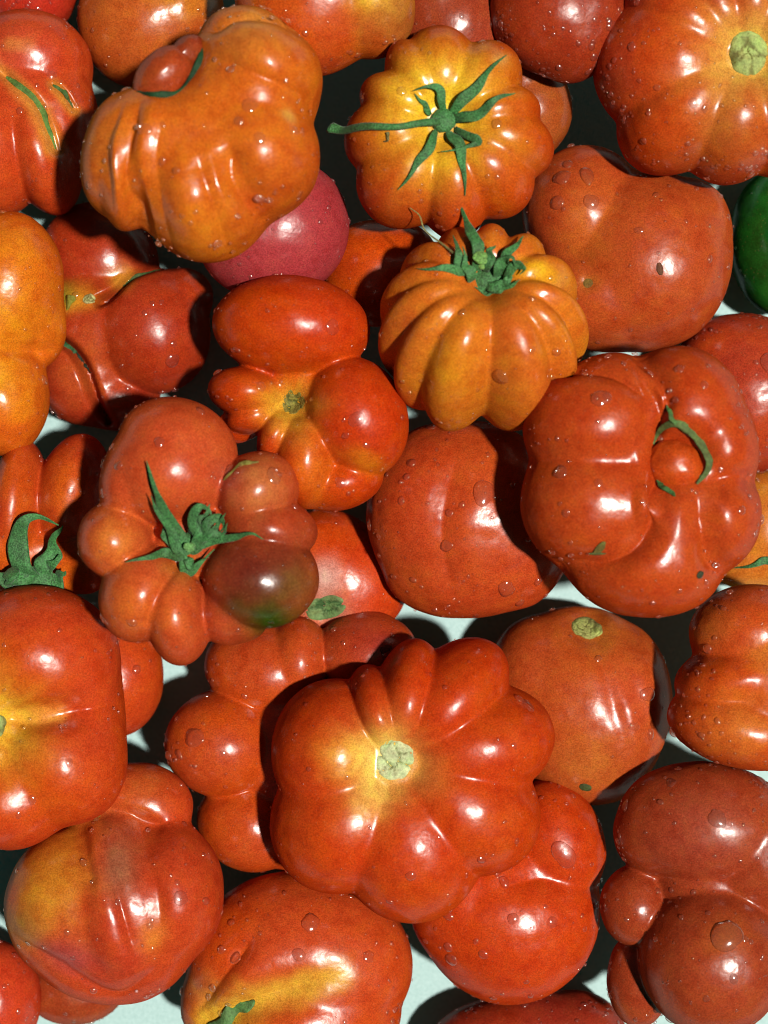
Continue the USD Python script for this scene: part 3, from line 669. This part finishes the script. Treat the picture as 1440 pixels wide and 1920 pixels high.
fruit(k=3, k2=8, fill=0.15, label='ribbed red-yellow tomato topped by a spidery green calyx with a long bent stalk', c=(842, 255), half=140, base=(202, 64, 22), alt=RED, level=6, lump=2,
      lobes=rays(828, 247, [(-92, 196, 42), (-50, 200, 40), (-14, 190, 34), (12, 214, 36), (42, 212, 40), (80, 206, 36), (128, 208, 46), (172, 184, 44), (-150, 172, 34), (-118, 186, 30)], 128, 2.2, .46),
      dents=[(828, 248, 42, 10)], stem=(822, 228, 92, (255, 206, 50), 1.0), patch=[(770, 200, 50, (240, 170, 46), .8), (850, 170, 50, (238, 160, 44), .7), (820, 330, 40, (238, 160, 36), .7), (930, 135, 16, (226, 160, 90), .7)],
      calyx=dict(hub=(828, 247, 24, 22, 11), hz=3, sepals=[([(820, 250, 8), (780, 256, 14), (740, 262, 12), (690, 262, 10), (648, 256, 20), (622, 240, 26)], 8.7, 'stalk'), ([(828, 230, 6), (822, 200, 12), (800, 190, 14), (772, 198, 8)], 7.0), ([(805, 236, 4), (790, 218, 6), (775, 202, 6)], 5.2),
                 ([(845, 232, 6), (875, 205, 10), (905, 165, 10), (944, 126, 8)], 9.5), ([(850, 245, 6), (885, 238, 12), (925, 215, 14), (958, 200, 12)], 9.5), ([(850, 262, 6), (880, 285, 12), (890, 294, 14), (865, 302, 16), (822, 308, 16)], 7.0), ([(838, 268, 6), (855, 300, 8), (866, 340, 8), (867, 386, 6)], 9.5), ([(815, 266, 6), (795, 310, 8), (772, 345, 8), (745, 375, 6)], 7.8),
                 ([(726, 272, 4), (728, 284, 5), (720, 288, 3)], 3.5, 'thread', (120, 110, 60))]),
      drops=[(908, 350, 5), (926, 352, 5), (680, 330, 4)], fine=50)
fruit(fill=.3, k2=10, label='ribbed orange tomato with an upright green calyx in the upper middle', c=(905, 625), half=140, base=(220, 106, 32), alt=(226, 128, 30), level=6, k=3, lump=1.5, alt_s=.9,
      lobes=ribs(905, 620, 198, .80, (2, -30), [64, 116, 146, 172, 33, 8, 196, 222, 250, 276, 304, 334], [1.25, 1.25, .95, .95, .9, .85, 1, 1, 1, 1, 1, 1]) + [L(905, 625, 120, 110, 0, 0, 100)],
      dents=[(910, 535, 40, 22)], patch=[(1000, 520, 50, (240, 172, 30), .95, .4, 10), (830, 700, 55, (232, 142, 28), .8), (950, 640, 50, (214, 84, 32), .5), (750, 640, 50, (206, 90, 36), .4)],
      calyx=dict(hub=(915, 535, 46, 24, 12), hz=4, sepals=[([(890, 520, 8), (885, 470, 30), (872, 425, 50), (850, 380, 62)], 10.4), ([(880, 525, 6), (850, 520, 10), (815, 522, 10), (780, 518, 8)], 8.1), ([(905, 545, 8), (940, 552, 8), (965, 540, 12)], 9), ([(880, 540, 8), (870, 515, 26), (862, 480, 40)], 9), ([(925, 530, 10), (935, 505, 26), (950, 500, 30), (958, 515, 26)], 8), ([(905, 520, 14), (912, 490, 34), (922, 478, 42)], 8), ([(870, 525, 8), (855, 495, 24), (846, 455, 34)], 8.9), ([(930, 525, 8), (945, 495, 18), (962, 472, 22), (975, 456, 22)], 8.1),
                 ([(940, 535, 8), (960, 515, 20), (975, 520, 20), (965, 530, 12)], 7.4), ([(920, 540, 6), (905, 556, 4), (890, 552, 3)], 7.4), ([(900, 510, 10), (897, 505, 26), (895, 500, 40)], 9.6, 'stalk', (130, 176, 90)), ([(930, 545, 5), (912, 560, 4), (885, 550, 4)], 6.7), ([(950, 530, 6), (935, 555, 5), (905, 563, 4)], 6.7),
                 ([(845, 490, 14), (820, 465, 22), (795, 440, 26), (785, 415, 28), (768, 400, 28)], 2.2, 'thread', (150, 140, 80))]),
      drops=[(930, 715, 16), (860, 602, 8), (985, 670, 7)], fine=70)
fruit(lift=-50, label='big lobed dark red tomato with a green-rimmed pit at the right', c=(1200, 895), half=150, base=(196, 68, 22), alt=(196, 76, 28), level=6, k=3, lump=2.5,
      k2=20, fill=.7, lobes=[L(1105, 795, 126, 112, -8, 14, 138), L(1098, 940, 124, 128, 4, 14, 138), L(1165, 740, 96, 74, 16, -6, 124), L(1270, 770, 116, 122, 28, 0, 138), L(1340, 850, 80, 112, 0, -6, 124), L(1338, 968, 86, 98, 0, -2, 126), L(1205, 1055, 146, 104, 6, 0, 138), L(1240, 980, 130, 120, 0, 0, 138), L(1240, 880, 140, 140, 0, 0, 128), L(1195, 945, 26, 58, -8, 26, 128)],
      h=3.6, folds=[([(1180, 690), (1212, 760), (1218, 850), (1214, 930), (1195, 1000), (1130, 1050), (1040, 1062)], 20, 28), ([(1035, 705), (1080, 690), (1150, 710), (1215, 770)], 15, 20), ([(1310, 905), (1370, 896), (1425, 905)], 22, 20), ([(1290, 930), (1310, 1030), (1340, 1080)], 20, 20), ([(1235, 800), (1222, 720), (1180, 650)], 18, 18), ([(970, 862), (1080, 868), (1180, 872)], 26, 9)],
      creases=[([(1236, 760), (1222, 800), (1212, 840)], 10, 10)],
      dents=[(1258, 862, 46, 58)], knobs=[(1254, 876, 54, 48, 30, 40, 8, (198, 72, 20))],
      scars=[dict(name='calyx_rim', line=[(1212, 836), (1228, 808), (1256, 802), (1286, 820), (1308, 850), (1310, 880), (1288, 908)], w=8.5, c=(92, 108, 56), flat=.5, groove=.8, h=4), dict(name='calyx_rim', line=[(1216, 888), (1228, 912), (1246, 932)], w=6, c=(70, 110, 58), h=4),
             dict(name='calyx_rim', line=[(1234, 766), (1242, 790), (1250, 806)], w=5, c=(84, 120, 64), h=5), dict(name='calyx_rim', line=[(1222, 832), (1262, 838), (1290, 862), (1296, 896)], w=6, c=(60, 110, 60), h=2)],
      marks=[(1296, 1074, 10, 7, -20, (60, 60, 40)), (1112, 1026, 8, 20, 20, (120, 110, 54)), (1108, 1036, 16, 3, 0, (90, 100, 50))], drops=[(1106, 908, 8), (1040, 888, 14), (1048, 962, 8), (1110, 755, 18), (1122, 752, 8), (1256, 700, 9), (1300, 730, 8), (1186, 942, 5), (1196, 948, 5)], fine=90)
fruit(k=3, k2=8, fill=0.1, lift=-35, label='biggest red tomato in the middle, ribbed, with a round pale stem scar', c=(778, 1460), half=165, base=(206, 63, 14), alt=(203, 74, 16), level=6, lump=2,
      lobes=rays(740, 1415, [(184, 232, 62), (129, 298, 50), (80, 316, 50, 6), (35, 310, 46, 4), (-9, 302, 42), (-46, 282, 36), (-78, 222, 34), (-110, 178, 34)], 156, 2.02, .40),
      h=3.5, 
      dents=[(742, 1410, 46, 20)], stem=(718, 1410, 54, (255, 224, 110), 1.0), patch=[(668, 1400, 62, (244, 160, 36), .75, .6, 10), (700, 1476, 30, (244, 170, 80), .8, 1.5, 30)],
      scars=[dict(disc=(740, 1411, 38, 44, 20), c=(206, 212, 160), h=3)], drops=[(985, 1316, 14), (955, 1382, 6), (820, 1545, 4)], fine=50)
fruit(label='big folded orange tomato with a brown-red knob in a green-edged pit', c=(395, 260), half=165, base=(220, 106, 26), alt=(216, 92, 28), level=6, k=3, lump=2.5, alt_s=.8, mottle=160,
      fill=.8, k2=24, h=3.6, lobes=[L(465, 95, 100, 84, 12, -20, 130), L(495, 155, 110, 105, 0, 6, 155), L(490, 300, 112, 106, 14, 10, 160), L(385, 370, 118, 126, -10, 12, 160), L(240, 330, 36, 98, 6, 8, 125), L(215, 290, 58, 104, 14, -10, 110), L(300, 280, 100, 110, 0, 6, 150), L(395, 260, 140, 150, 0, 0, 140)],
      dents=[(330, 150, 46, 44)], knobs=[(316, 158, 64, 48, -40, 56, 26, (172, 66, 28)), (352, 120, 46, 30, -50, 42, 26, (156, 60, 30))],
      folds=[([(400, 130), (500, 178), (620, 215)], 24, 16), ([(275, 215), (255, 290), (258, 370), (285, 450)], 17, 20), ([(240, 225), (212, 300), (222, 410)], 17, 10), ([(440, 300), (455, 365), (500, 430)], 22, 22), ([(385, 320), (405, 380), (440, 490)], 22, 12), ([(375, 62), (410, 66), (450, 46), (530, 46), (580, 80)], 16, 20), ([(330, 225), (310, 320), (315, 420), (330, 490)], 24, 9)],
      patch=[(328, 150, 56, (168, 62, 34), .95, .75, -42), (480, 60, 70, (212, 130, 56), .7), (548, 240, 14, (230, 150, 50), .8), (400, 450, 50, (232, 130, 26), .6), (190, 290, 50, (196, 108, 40), .6)],
      scars=[dict(name='crack', line=[(382, 96), (384, 130), (372, 160), (350, 192), (325, 204), (295, 204), (268, 190)], w=8, c=(26, 66, 34), h=0)],
      drops=[(480, 226, 15), (498, 290, 12), (458, 258, 9), (442, 160, 8), (560, 268, 8), (290, 272, 12), (320, 328, 8)], fine=80)
for T in FRUIT:
    build(T)
